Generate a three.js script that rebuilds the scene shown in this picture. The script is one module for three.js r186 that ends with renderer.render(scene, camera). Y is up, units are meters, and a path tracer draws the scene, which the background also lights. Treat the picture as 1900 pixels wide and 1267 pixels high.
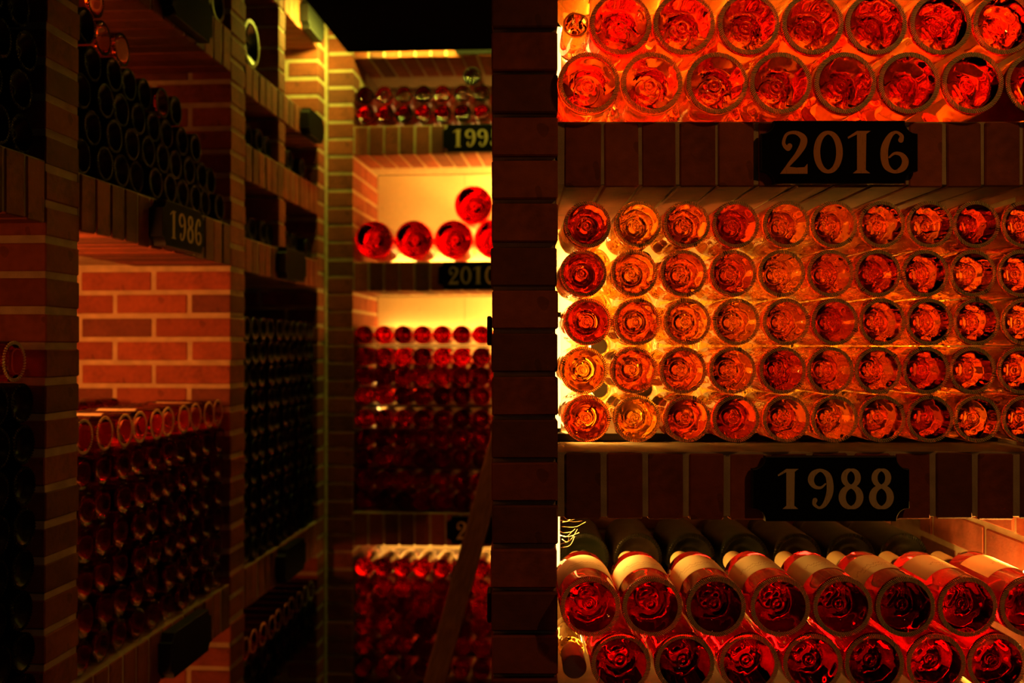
import * as THREE from 'three';
import { RectAreaLightUniformsLib } from 'three/addons/lights/RectAreaLightUniformsLib.js';
import { mergeGeometries } from 'three/addons/utils/BufferGeometryUtils.js';
import { ImprovedNoise } from 'three/addons/math/ImprovedNoise.js';

// ------------------------------------------------------------------ camera, light, exposure
const FOCAL = 1847, HORIZON = 645, EYE = 1.55;              // pixels, pixels, metres
const scene = new THREE.Scene();
scene.background = new THREE.Color(0, 0, 0);
const camera = new THREE.PerspectiveCamera(2 * Math.atan(633.5 / FOCAL) * 180 / Math.PI, 1900 / 1267, 0.05, 30);
camera.position.set(0, EYE, 0);
camera.rotation.x = (HORIZON - 633.5) / FOCAL;
camera.focus = 1.66;
camera.userData.fStop = 3.2;
const renderer = new THREE.WebGLRenderer({ antialias: true });
renderer.toneMapping = THREE.LinearToneMapping;
renderer.toneMappingExposure = 1.0;
renderer.shadowMap.enabled = true;
RectAreaLightUniformsLib.init();

const STRIP = new THREE.Color().setRGB(1, 0.225, 0.026);      // warm rope light in the niches
const FRESH = new THREE.Color().setRGB(1, 0.45, 0.06);        // newer, yellower rope light in the right shelving and the far wall
const COVE = new THREE.Color().setRGB(1, 0.92, 0.07);        // yellow cove light above the dropped ceiling
const LEVEL = {
  rightTop: 1400, rightMid: 1300, rightLow: 900, back1: 14, back2: 1600, back3: 800, back4: 380,
  left: 240, leftLow: 130, cove: 250, spot: 1.15, bulb: 0.03,
};

// ------------------------------------------------------------------ small tools
let seed = 20161988;
const rnd = () => { seed = (seed + 0x6d2b79f5) | 0; let t = Math.imul(seed ^ (seed >>> 15), 1 | seed); t = (t + Math.imul(t ^ (t >>> 7), 61 | t)) ^ t; return ((t ^ (t >>> 14)) >>> 0) / 4294967296; };
const spread = (a) => (rnd() * 2 - 1) * a;
const pick = (list) => list[Math.floor(rnd() * list.length) % list.length];
const taken = new Map();
function numbered(name) { const n = taken.get(name) ?? 0; taken.set(name, n + 1); return n ? name + '_' + String(n).padStart(3, '0') : name; }
function shade(o) { o.traverse((m) => { if (m.isMesh) { m.castShadow = true; m.receiveShadow = true; } }); return o; }
function thing(name, label, category, group) {
  const o = new THREE.Group(); o.name = numbered(name); scene.add(o);
  o.userData = { label, category }; if (group) o.userData.group = group;
  return o;
}
function part(name, geometry, material, parent) { const m = new THREE.Mesh(geometry, material); m.name = name; parent.add(m); m.castShadow = m.receiveShadow = true; return m; }
function structure(name, label, category) {
  const o = new THREE.Group(); o.name = name; scene.add(o);
  o.userData = { kind: 'structure', label, category }; return o;
}
const ORD = ['zeroth', 'first', 'second', 'third', 'fourth', 'fifth', 'sixth', 'seventh', 'eighth', 'ninth', 'tenth', 'eleventh', 'twelfth'];

// three frames: along the wall (s), up (y), out of the wall into the room (d)
function frame(x, depth, turn) {
  const su = new THREE.Vector3(Math.cos(turn), 0, -Math.sin(turn)), n = new THREE.Vector3(Math.sin(turn), 0, Math.cos(turn)), o = new THREE.Vector3(x, 0, -depth);
  return {
    turn, o, su, n,
    at: (s, y, d) => new THREE.Vector3(o.x + su.x * s + n.x * d, y, o.z + su.z * s + n.z * d),
    // the point of the plane d that a pixel of the 1900 x 1267 frame looks at
    pixel(px, py, d = 0) {
      const dir = new THREE.Vector3((px - 950) / FOCAL, (HORIZON - py) / FOCAL, -1), p = this.at(0, 0, d);
      const t = (p.x * n.x + p.z * n.z) / (dir.x * n.x + dir.z * n.z), hit = dir.multiplyScalar(t);
      return { s: (hit.x - p.x) * su.x + (hit.z - p.z) * su.z, y: EYE + hit.y };
    },
    place(obj, s, y, d) { obj.position.copy(this.at(s, y, d)); obj.rotation.y = turn; return obj; },
  };
}
const A = 4.2 * Math.PI / 180, CORNER_X = -0.775, CORNER_Z = 4.15;
const L = frame(CORNER_X, CORNER_Z, Math.PI / 2 - A);       // left wall, s = 0 at the corner, negative towards the camera
const B = frame(CORNER_X, CORNER_Z, -A);                    // back wall, s = 0 at the corner
const R = frame(0, 1.66, 0);                                // right shelving, s = world x

// ------------------------------------------------------------------ textures
const noise = new ImprovedNoise();
function grain(size, f) {
  const data = new Uint8Array(size * size * 4);
  for (let y = 0; y < size; y++) for (let x = 0; x < size; x++) {
    const c = f(x / size, y / size, x, y), i = (y * size + x) * 4;
    for (let k = 0; k < 3; k++) data[i + k] = Math.max(0, Math.min(255, (Array.isArray(c) ? c[k] : c) * 255));
    data[i + 3] = 255;
  }
  const t = new THREE.DataTexture(data, size, size); t.magFilter = THREE.LinearFilter; t.minFilter = THREE.LinearMipmapLinearFilter; t.generateMipmaps = true;
  t.wrapS = t.wrapT = THREE.RepeatWrapping; t.needsUpdate = true; return t;
}
const tile = (u, v, n, z) => { // periodic noise over the unit square
  const a = noise.noise(u * n, v * n, z), b = noise.noise((u - 1) * n, v * n, z), c = noise.noise(u * n, (v - 1) * n, z), d = noise.noise((u - 1) * n, (v - 1) * n, z);
  return (a * (1 - u) + b * u) * (1 - v) + (c * (1 - u) + d * u) * v;
};
const hash = (x, y) => { const h = Math.sin(x * 127.1 + y * 311.7) * 43758.5453; return h - Math.floor(h); };
const brickTone = grain(512, (u, v, x, y) => 0.74 + 0.30 * tile(u, v, 6, 1) + 0.22 * tile(u, v, 22, 2) + 0.12 * (hash(x, y) - 0.5) - (tile(u, v, 9, 7) > 0.42 ? 0.22 : 0));
const brickBump = grain(512, (u, v, x, y) => 0.5 + 0.25 * tile(u, v, 26, 3) + 0.25 * tile(u, v, 60, 4) + 0.2 * (hash(x + 9, y) - 0.5));
const mortarTone = grain(512, (u, v, x, y) => 0.78 + 0.28 * tile(u, v, 9, 5) + 0.25 * (hash(x, y + 5) - 0.5));
const panelTone = grain(256, (u, v, x, y) => 0.9 + 0.12 * tile(u, v, 5, 8) + 0.06 * tile(u, v, 30, 9) - (hash(Math.floor(x / 3), Math.floor(y / 3)) > 0.9985 ? 0.25 : 0));
const woodTone = grain(256, (u, v) => 0.72 + 0.35 * tile(u, v * 0.2, 40, 11) + 0.15 * tile(u, v, 4, 12));
for (const t of [brickTone, mortarTone, panelTone, woodTone]) t.colorSpace = THREE.NoColorSpace;
const scaled = (t, k) => { const c = t.clone(); c.repeat.set(k, k); c.needsUpdate = true; return c; };
const bt = scaled(brickTone, 3.1), bb = scaled(brickBump, 3.1), mt = scaled(mortarTone, 3.7);

// ------------------------------------------------------------------ materials
const lin = (r, g, b) => new THREE.Color().setRGB(r, g, b);
const std = (color, roughness, more = {}) => new THREE.MeshStandardMaterial({ color, roughness, ...more });
const brickColors = [lin(0.35, 0.078, 0.035), lin(0.31, 0.066, 0.030), lin(0.39, 0.090, 0.040), lin(0.28, 0.060, 0.028), lin(0.19, 0.050, 0.028)];
const M = {
  bricks: brickColors.map((c) => std(c, 0.85, { map: bt, bumpMap: bb, bumpScale: 0.0012 })),
  mortar: std(lin(0.56, 0.44, 0.29), 0.95, { map: mt, bumpMap: mt, bumpScale: 0.0015 }),
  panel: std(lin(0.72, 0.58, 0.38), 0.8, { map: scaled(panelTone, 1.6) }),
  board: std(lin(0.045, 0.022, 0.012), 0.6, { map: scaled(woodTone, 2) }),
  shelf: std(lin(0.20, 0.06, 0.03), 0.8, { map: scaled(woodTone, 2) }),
  riser: std(lin(0.42, 0.24, 0.12), 0.75, { map: scaled(woodTone, 2) }),
  black: std(lin(0.006, 0.006, 0.006), 0.6),
  ceiling: new THREE.MeshPhysicalMaterial({ color: lin(0.004, 0.0035, 0.003), roughness: 1, specularIntensity: 0 }),
  plaster: std(lin(0.14, 0.09, 0.06), 0.9, { map: scaled(mortarTone, 1.3) }),
  floor: std(lin(0.06, 0.035, 0.022), 0.7, { map: scaled(mortarTone, 1.1) }),
  metal: std(lin(0.42, 0.33, 0.22), 0.35, { metalness: 0.7 }),
  ladder: std(lin(0.20, 0.12, 0.06), 0.5, { map: scaled(woodTone, 3) }),
  creamFoil: std(lin(0.72, 0.60, 0.36), 0.45),
  redFoil: std(lin(0.16, 0.018, 0.014), 0.35),
  darkFoil: std(lin(0.02, 0.018, 0.015), 0.35),
  bandFoil: std(lin(0.75, 0.70, 0.58), 0.3, { metalness: 0.6 }),
  web: std(lin(0.6, 0.5, 0.35), 0.9),
  ropeCover: std(lin(0.8, 0.7, 0.5), 0.4, { emissive: lin(1, 0.52, 0.12), emissiveIntensity: 5 }),
  coveCover: std(lin(0.8, 0.7, 0.5), 0.4, { emissive: lin(1, 0.72, 0.12), emissiveIntensity: 4 }),
};
// glass bottle full of wine: one solid body of glass whose depth gives the colour
const wine = (r, g, b, distance, roughness = 0.0) => new THREE.MeshPhysicalMaterial({ color: 0xffffff, roughness, transmission: 1, thickness: 0.08, ior: 1.33, attenuationColor: lin(r, g, b), attenuationDistance: distance });
const W = {
  amber: [wine(0.82, 0.43, 0.14, 0.10), wine(0.79, 0.36, 0.11, 0.10), wine(0.75, 0.29, 0.09, 0.10), wine(0.66, 0.19, 0.06, 0.10), wine(0.87, 0.52, 0.18, 0.10)],
  pale: [wine(0.95, 0.72, 0.32, 0.10), wine(0.93, 0.62, 0.24, 0.10)],
  orange: [wine(0.91, 0.43, 0.14, 0.10, 0.03), wine(0.89, 0.37, 0.12, 0.10, 0.03), wine(0.86, 0.30, 0.10, 0.10, 0.03)],
  crimson: [wine(0.84, 0.07, 0.13, 0.06), wine(0.76, 0.05, 0.10, 0.06), wine(0.62, 0.035, 0.07, 0.06)],
  red: [wine(0.60, 0.05, 0.035, 0.10), wine(0.46, 0.035, 0.025, 0.10), wine(0.34, 0.022, 0.018, 0.10)],
  rose: [wine(0.70, 0.075, 0.05, 0.10), wine(0.90, 0.13, 0.09, 0.08)],
};
const knurlGlass = new THREE.MeshPhysicalMaterial({ color: lin(0.75, 0.70, 0.30), roughness: 0.45, transmission: 0.25, thickness: 0 });
const darkGlass = [lin(0.006, 0.008, 0.004), lin(0.012, 0.007, 0.004), lin(0.004, 0.004, 0.004)].map((c) => new THREE.MeshPhysicalMaterial({ color: c, roughness: 0.32, ior: 1.45, specularIntensity: 0.45 }));
const darkKnurl = new THREE.MeshPhysicalMaterial({ color: lin(0.005, 0.0045, 0.002), roughness: 0.6, specularIntensity: 0.2 });

// ------------------------------------------------------------------ shapes
const cache = new Map();
const cached = (key, make) => { if (!cache.has(key)) cache.set(key, make()); return cache.get(key); };
// chamfered block centred on its middle, uv in metres
function block(w, h, d, c = 0.002, shiftU = 0, shiftV = 0) {
  const key = ['block', w.toFixed(3), h.toFixed(3), d.toFixed(3), c, shiftU, shiftV].join();
  return cached(key, () => {
    const X = w / 2, Y = h / 2, Z = d / 2, pos = [], nor = [], uv = [], idx = [];
    const quad = (pts, n) => {
      const at = pos.length / 3, ax = Math.abs(n[0]), ay = Math.abs(n[1]), az = Math.abs(n[2]);
      for (const p of pts) { pos.push(...p); nor.push(...n); const q = az >= ax && az >= ay ? [p[0], p[1]] : ax >= ay ? [p[2], p[1]] : [p[0], p[2]]; uv.push(q[0] + shiftU, q[1] + shiftV); }
      const e1 = pts[1].map((v, i) => v - pts[0][i]), e2 = pts[2].map((v, i) => v - pts[0][i]);
      const cr = [e1[1] * e2[2] - e1[2] * e2[1], e1[2] * e2[0] - e1[0] * e2[2], e1[0] * e2[1] - e1[1] * e2[0]], flip = cr[0] * n[0] + cr[1] * n[1] + cr[2] * n[2] < 0;
      for (let k = 1; k + 1 < pts.length; k++) idx.push(at, flip ? at + k + 1 : at + k, flip ? at + k : at + k + 1);
    };
    const H = Math.SQRT1_2, T = 1 / Math.sqrt(3);
    for (const s of [-1, 1]) {
      quad([[-X + c, -Y + c, s * Z], [X - c, -Y + c, s * Z], [X - c, Y - c, s * Z], [-X + c, Y - c, s * Z]], [0, 0, s]);
      quad([[s * X, -Y + c, -Z + c], [s * X, Y - c, -Z + c], [s * X, Y - c, Z - c], [s * X, -Y + c, Z - c]], [s, 0, 0]);
      quad([[-X + c, s * Y, -Z + c], [X - c, s * Y, -Z + c], [X - c, s * Y, Z - c], [-X + c, s * Y, Z - c]], [0, s, 0]);
      for (const t of [-1, 1]) {
        quad([[-X + c, s * Y, t * (Z - c)], [X - c, s * Y, t * (Z - c)], [X - c, s * (Y - c), t * Z], [-X + c, s * (Y - c), t * Z]], [0, s * H, t * H]);
        quad([[s * X, -Y + c, t * (Z - c)], [s * X, Y - c, t * (Z - c)], [s * (X - c), Y - c, t * Z], [s * (X - c), -Y + c, t * Z]], [s * H, 0, t * H]);
        quad([[s * X, t * (Y - c), -Z + c], [s * X, t * (Y - c), Z - c], [s * (X - c), t * Y, Z - c], [s * (X - c), t * Y, -Z + c]], [s * H, t * H, 0]);
        for (const r of [-1, 1]) quad([[s * X, t * (Y - c), r * (Z - c)], [s * (X - c), t * Y, r * (Z - c)], [s * (X - c), t * (Y - c), r * Z]], [s * T, t * T, r * T]);
      }
    }
    const g = new THREE.BufferGeometry();
    g.setAttribute('position', new THREE.Float32BufferAttribute(pos, 3)); g.setAttribute('normal', new THREE.Float32BufferAttribute(nor, 3)); g.setAttribute('uv', new THREE.Float32BufferAttribute(uv, 2)); g.setIndex(idx);
    return g;
  });
}
const boxAt = (s0, s1, y0, y1, d0, d1, c = 0.001) => block(Math.abs(s1 - s0), Math.abs(y1 - y0), Math.abs(d1 - d0), c).clone().translate((s0 + s1) / 2, (y0 + y1) / 2, (d0 + d1) / 2);

// surface of revolution round z; the profile is a list of [radius, z] from the punt to the lip
function lathe(profile, segments, wobble = 0, offset = 0) {
  const pos = [], idx = [], ring = [];
  for (const [r, z] of profile) {
    ring.push(pos.length / 3);
    if (r < 1e-6) pos.push(0, 0, z);
    else for (let k = 0; k < segments; k++) {
      const a = k / segments * 2 * Math.PI, q = wobble ? r + wobble * Math.min(1, Math.max(0, -z - 0.012) / 0.02) * (noise.noise(Math.cos(a) * 2.2 + offset, Math.sin(a) * 2.2, z * 26) + 0.5 * noise.noise(Math.cos(a) * 5 + offset, Math.sin(a) * 5, z * 70)) : r;
      pos.push(q * Math.cos(a), q * Math.sin(a), z);
    }
  }
  for (let i = 0; i + 1 < profile.length; i++) {
    const a = ring[i], b = ring[i + 1], pa = profile[i][0] < 1e-6, pb = profile[i + 1][0] < 1e-6;
    for (let k = 0; k < segments; k++) {
      const n = (k + 1) % segments;
      if (pa && !pb) idx.push(a, b + k, b + n);
      else if (!pa && pb) idx.push(a + k, b, a + n);
      else if (!pa) idx.push(a + k, b + k, b + n, a + k, b + n, a + n);
    }
  }
  const g = new THREE.BufferGeometry();
  g.setAttribute('position', new THREE.Float32BufferAttribute(pos, 3)); g.setIndex(idx); g.computeVertexNormals();
  return g;
}
// outline of a bottle lying with its base at z = 0 and its neck towards -z
function outline({ radius: R0, rim, length, neck, punt, body, shoulder }, fine = 1) {
  const p = [], k = rim / 0.0385;
  p.push([0, -punt + 0.0022 * k], [0.0022 * k, -punt + 0.0014 * k], [0.0040 * k, -punt + 0.0002 * k], [0.0056 * k, -punt + 0.0026 * k], [0.0072 * k, -punt + 0.0028 * k], [0.0088 * k, -punt + 0.0004 * k], [0.0105 * k, -punt + 0.0012 * k]);
  const r0 = 0.0105 * k, r1 = rim * 0.86, n = fine > 0.6 ? 9 : 4;
  for (let i = 1; i <= n; i++) { const t = i / n; p.push([r0 + (r1 - r0) * t, -0.0012 - (punt - 0.0024) * Math.pow(Math.cos(t * Math.PI / 2), 1.15)]); }
  p.push([rim * 0.92, 0], [rim * 0.96, 0], [rim, -0.0015]);
  p.push([rim + (R0 - rim) * 0.55, -0.004 * k], [rim + (R0 - rim) * 0.9, -0.008 * k], [R0, -0.014 * k]);
  const bodyRings = fine > 0.6 ? 14 : 2; for (let i = 1; i <= bodyRings; i++) p.push([R0, -0.014 * k - (body - 0.014 * k) * i / bodyRings]);
  const m = fine > 0.6 ? 9 : 5;
  for (let i = 1; i <= m; i++) { const t = i / m; p.push([neck + (R0 - neck) * (0.5 + 0.5 * Math.cos(Math.pow(t, 0.9) * Math.PI)), -body - shoulder * t]); }
  p.push([neck, -length + 0.012], [neck + 0.002, -length + 0.010], [neck + 0.002, -length + 0.001], [neck, -length], [0, -length]);
  return p;
}
const SPEC = {
  wine: { radius: 0.0391, rim: 0.0383, length: 0.298, neck: 0.0138, punt: 0.018, body: 0.180, shoulder: 0.05, capsule: 0.05 },
  far: { radius: 0.0390, rim: 0.0376, length: 0.298, neck: 0.0138, punt: 0.014, body: 0.165, shoulder: 0.07, capsule: 0.05 },
  magnum: { radius: 0.0516, rim: 0.0502, length: 0.36, neck: 0.016, punt: 0.022, body: 0.200, shoulder: 0.08, capsule: 0.06 },
  claret: { radius: 0.0486, rim: 0.0476, length: 0.345, neck: 0.0155, punt: 0.020, body: 0.200, shoulder: 0.06, capsule: 0.055 },
  slim: { radius: 0.0350, rim: 0.0340, length: 0.298, neck: 0.0122, punt: 0.014, body: 0.170, shoulder: 0.06, capsule: 0.05 },
  half: { radius: 0.0230, rim: 0.0215, length: 0.24, neck: 0.0165, punt: 0.008, body: 0.14, shoulder: 0.03, capsule: 0.075 },
  large: { radius: 0.0800, rim: 0.0770, length: 0.40, neck: 0.021, punt: 0.022, body: 0.220, shoulder: 0.115, capsule: 0.06 },
};
const glassShape = (kind, fine) => { const v = fine === 1 ? Math.floor(rnd() * 4) : 0; return cached('glass' + kind + fine + v, () => lathe(outline(SPEC[kind], fine), fine === 1 ? 72 : fine > 0.6 ? 40 : 28, fine === 1 ? 0.0007 : 0, v * 7.3)); };
const capsuleShape = (kind) => cached('capsule' + kind, () => { const q = SPEC[kind], r = q.neck + 0.0032, z = -q.length - 0.001; return lathe([[q.neck - 0.002, z + q.capsule - 0.001], [r, z + q.capsule], [r + 0.0002, z + 0.016], [r + 0.0006, z + 0.002], [r - 0.001, z], [0, z - 0.0004]], 28); });
const bandShape = (kind) => cached('band' + kind, () => { const q = SPEC[kind], r = q.neck + 0.0037, z = -q.length - 0.001 + q.capsule * 0.55; return lathe([[r - 0.0015, z + 0.005], [r, z + 0.0045], [r, z - 0.0045], [r - 0.0015, z - 0.005]], 28); });
// ridges moulded into the bearing ring of the base
const knurlShape = (kind, count) => cached('knurl' + kind + count, () => {
  const rim = SPEC[kind].rim, list = [];
  for (let i = 0; i < count; i++) {
    const a = i / count * 2 * Math.PI, g = new THREE.BoxGeometry(0.0064 * rim / 0.0386, 2 * Math.PI * rim / count * 0.44, 0.0024);
    g.deleteAttribute('uv'); g.rotateZ(0.5); g.translate(rim * 0.93, 0, 0.0002); g.rotateZ(a); list.push(g);
  }
  return mergeGeometries(list);
});
const markShape = (kind) => cached('mark' + kind, () => {
  const rim = SPEC[kind].rim, list = [-0.0016, 0.0016].map((y) => { const g = new THREE.BoxGeometry(0.007, 0.0013, 0.0024); g.deleteAttribute('uv'); g.translate(rim * 0.955, y, 0.0004); return g; });
  return mergeGeometries(list);
});
// paper label: a thin curved sheet, centred on angle 'mid'
const labelShape = (kind, z0, z1, half) => cached(['label', kind, z0, z1, half].join(), () => {
  const r = SPEC[kind].radius + 0.0003, n = 28, pos = [], uv = [], idx = [];
  for (let i = 0; i <= n; i++) for (const [rr, z] of [[r, z0], [r, z1], [r + 0.0003, z0], [r + 0.0003, z1]]) { const a = Math.PI / 2 + half * (2 * i / n - 1); pos.push(rr * Math.cos(a), rr * Math.sin(a), -z); uv.push(i / n, (z - z0) / (z1 - z0)); }
  for (let i = 0; i < n; i++) { const a = i * 4, b = a + 4; idx.push(a + 2, b + 2, a + 3, a + 3, b + 2, b + 3, a, a + 1, b, a + 1, b + 1, b, a, b, a + 2, b, b + 2, a + 2, a + 1, a + 3, b + 1, b + 1, a + 3, b + 3); }
  const g = new THREE.BufferGeometry(); g.setAttribute('position', new THREE.Float32BufferAttribute(pos, 3)); g.setAttribute('uv', new THREE.Float32BufferAttribute(uv, 2)); g.setIndex(idx); g.computeVertexNormals(); return g;
});
function canvas(w, h, draw) { const c = document.createElement('canvas'); c.width = w; c.height = h; draw(c.getContext('2d'), w, h); const t = new THREE.CanvasTexture(c); t.colorSpace = THREE.SRGBColorSpace; return t; }
const paper = std(0xffffff, 0.85, { map: canvas(512, 256, (g, w, h) => {
  g.fillStyle = '#e8dcc0'; g.fillRect(0, 0, w, h);
  for (let i = 0; i < 900; i++) { g.fillStyle = `rgba(150,120,70,${0.05 * rnd()})`; g.fillRect(rnd() * w, rnd() * h, 2 + rnd() * 9, 1 + rnd() * 3); }
  g.strokeStyle = 'rgba(120,80,40,0.55)'; g.lineWidth = 3; g.lineCap = 'round';
  for (const [y0, x0, x1, amp] of [[150, 120, 390, 12], [185, 170, 340, 7]]) { g.beginPath(); for (let x = x0; x <= x1; x += 3) { const y = y0 + amp * Math.sin(x * 0.11) * Math.sin(x * 0.031) + amp * 0.6 * Math.sin(x * 0.3); x === x0 ? g.moveTo(x, y) : g.lineTo(x, y); } g.stroke(); }
}) });

// one bottle, base towards the room; fine: 1 near, 0.7 middle, 0.4 far
function bottle(kind, glass, { fine = 1, knurls = 0, knurlMaterial = knurlGlass, mark = false, label = null, capsule = null, band = false, name = 'wine_bottle', text, category = 'bottle', group } = {}) {
  const simple = !knurls && !label && !capsule;
  if (simple) { const m = new THREE.Mesh(glassShape(kind, fine), glass); m.name = numbered(name); m.castShadow = m.receiveShadow = true; m.userData = { label: text, category, group }; scene.add(m); return m; }
  const o = thing(name, text, category, group);
  part('glass_body', glassShape(kind, fine), glass, o);
  if (knurls) part('knurled_ring', knurlShape(kind, knurls), knurlMaterial, o);
  if (mark) { const q = part('mould_mark', markShape(kind), M.black, o); q.rotation.z = rnd() * 6.283; }
  if (label) { const q = part('paper_label', labelShape(kind, label[0], label[1], label[2]), paper, o); q.rotation.z = label[3] ?? 0; q.userData.label = 'cream paper label with faint script'; }
  if (capsule) { const c = part('foil_capsule', capsuleShape(kind), capsule, o); if (band) part('foil_band', bandShape(kind), M.bandFoil, c); }
  return o;
}
const lay = (o, f, s, y, d, roll = rnd() * 6.283, backwards = false) => { o.position.copy(f.at(s, y, d)); o.rotation.order = 'YXZ'; o.rotation.y = f.turn + (backwards ? Math.PI : 0); if (roll) o.rotation.z = roll; return o; };

// rope light along a wall: glowing tube and an area light of its size just in front of it
function rope(f, [s0, y0, d0], [s1, y1, d1], facing, level, text, { cover = M.ropeCover, color = f === L ? STRIP : FRESH, wide = 0.012, name = 'rope_light' } = {}) {
  const o = thing(name, text, 'light'), a = f.at(s0, y0, d0), b = f.at(s1, y1, d1), mid = a.clone().add(b).multiplyScalar(0.5), len = a.distanceTo(b), along = b.clone().sub(a).normalize();
  o.position.copy(mid);
  const tube = new THREE.CylinderGeometry(wide * 0.42, wide * 0.42, len, 12); const t = part('glow_tube', tube, cover, o);
  t.quaternion.setFromUnitVectors(new THREE.Vector3(0, 1, 0), along);
  const cap = new THREE.CylinderGeometry(wide * 0.52, wide * 0.52, 0.01, 12);
  for (const e of [-1, 1]) { const c = part('end_cap', cap, M.black, o); c.position.copy(along).multiplyScalar(e * (len / 2 + 0.004)); c.quaternion.copy(t.quaternion); }
  const n = f.su.clone().multiplyScalar(facing[0]).add(new THREE.Vector3(0, facing[1], 0)).add(f.n.clone().multiplyScalar(facing[2])).normalize();
  n.sub(along.clone().multiplyScalar(n.dot(along))).normalize();
  const light = new THREE.RectAreaLight(color, level, wide, len * 0.98); o.add(light);
  light.position.copy(n).multiplyScalar(wide * 0.55);
  const z = n.clone().negate(), y = along.clone(), x = y.clone().cross(z);
  light.quaternion.setFromRotationMatrix(new THREE.Matrix4().makeBasis(x, y, z));
  return o;
}

// ------------------------------------------------------------------ the brick structure
const up = (h) => EYE + h;                                   // heights measured from the eye
function wall(name, f, label) { const g = structure(name, label, 'wall'); g.position.copy(f.o); g.rotation.y = f.turn; g.userData.core = []; return g; }
let brickSerial = 0;
function brick(g, s0, s1, y0, y1, d0, d1, dark = 0.15) {
  const v = brickSerial++ % 4, w = s1 - s0, h = y1 - y0, d = Math.abs(d1 - d0);
  const m = part('brick', block(w, h, d, 0.0025, v * 0.137, v * 0.071), rnd() < dark ? M.bricks[4] : M.bricks[Math.floor(rnd() * 4) % 4], g);
  m.position.set((s0 + s1) / 2 + spread(0.0012), (y0 + y1) / 2 + spread(0.0012), (d0 + d1) / 2 + spread(0.0015)); m.rotation.z = spread(0.008);
  m.name = brickCount(g); return m;
}
function brickCount(g) { const n = g.userData.bricks ?? 0; g.userData.bricks = n + 1; return n ? 'brick_' + String(n).padStart(3, '0') : 'brick'; }
const COURSE = 0.0716;
// a wythe of bricks seen end-on as a pillar; deep = rows whose bricks behind the first are in view
function pillar(g, s0, s1, h0, h1, phase, deep = [], dark = 0.15, depth = 0.55, JOINT = 0.015) {
  g.userData.core.push(boxAt(s0 + 0.003, s1 - 0.003, up(h0), up(h1), -depth, -0.003));
  const n0 = Math.ceil((h0 - phase) / COURSE), n1 = Math.floor((h1 - phase) / COURSE);
  for (let n = n0; n < n1; n++) {
    const y0 = up(phase + n * COURSE) + JOINT / 2, y1 = y0 + COURSE - JOINT, odd = ((n % 2) + 2) % 2, h = phase + (n + 0.5) * COURSE;
    const cuts = odd ? [0, 0.13, 0.366, 0.55] : [0, 0.242, 0.478, 0.55], reach = deep.some(([a, b]) => h > a && h < b) ? 3 : 1;
    for (let k = 0; k < reach; k++) brick(g, s0, s1, y0, y1, -cuts[k] - (k ? JOINT / 2 : 0), -cuts[k + 1] + JOINT / 2, dark);
  }
}
// a ledge of bricks on edge between two pillars, with a mortared slab behind that carries the bottles
function ledge(g, s0, s1, h0, h1, pitch, { joints, dark = 0.15, front = 0, depth = 0.5, joint = 0.009, length = 0.3, bricks = true } = {}) {
  g.userData.core.push(boxAt(s0, s1, up(h0) + 0.004, up(h1) - 0.002, front - depth, front - 0.003));
  if (!bricks) return;
  const cuts = joints ?? []; if (!joints) { const n = Math.round((s1 - s0) / pitch); for (let i = 0; i <= n; i++) cuts.push(s0 + (s1 - s0) * i / n); }
  for (let i = 0; i + 1 < cuts.length; i++) brick(g, cuts[i] + joint / 2, cuts[i + 1] - joint / 2, up(h0), up(h1) - 0.004, front - length, front, dark);
}
const closeWall = (g) => { part('mortar', mergeGeometries(g.userData.core), M.mortar, g); delete g.userData.core; delete g.userData.bricks; };

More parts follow.
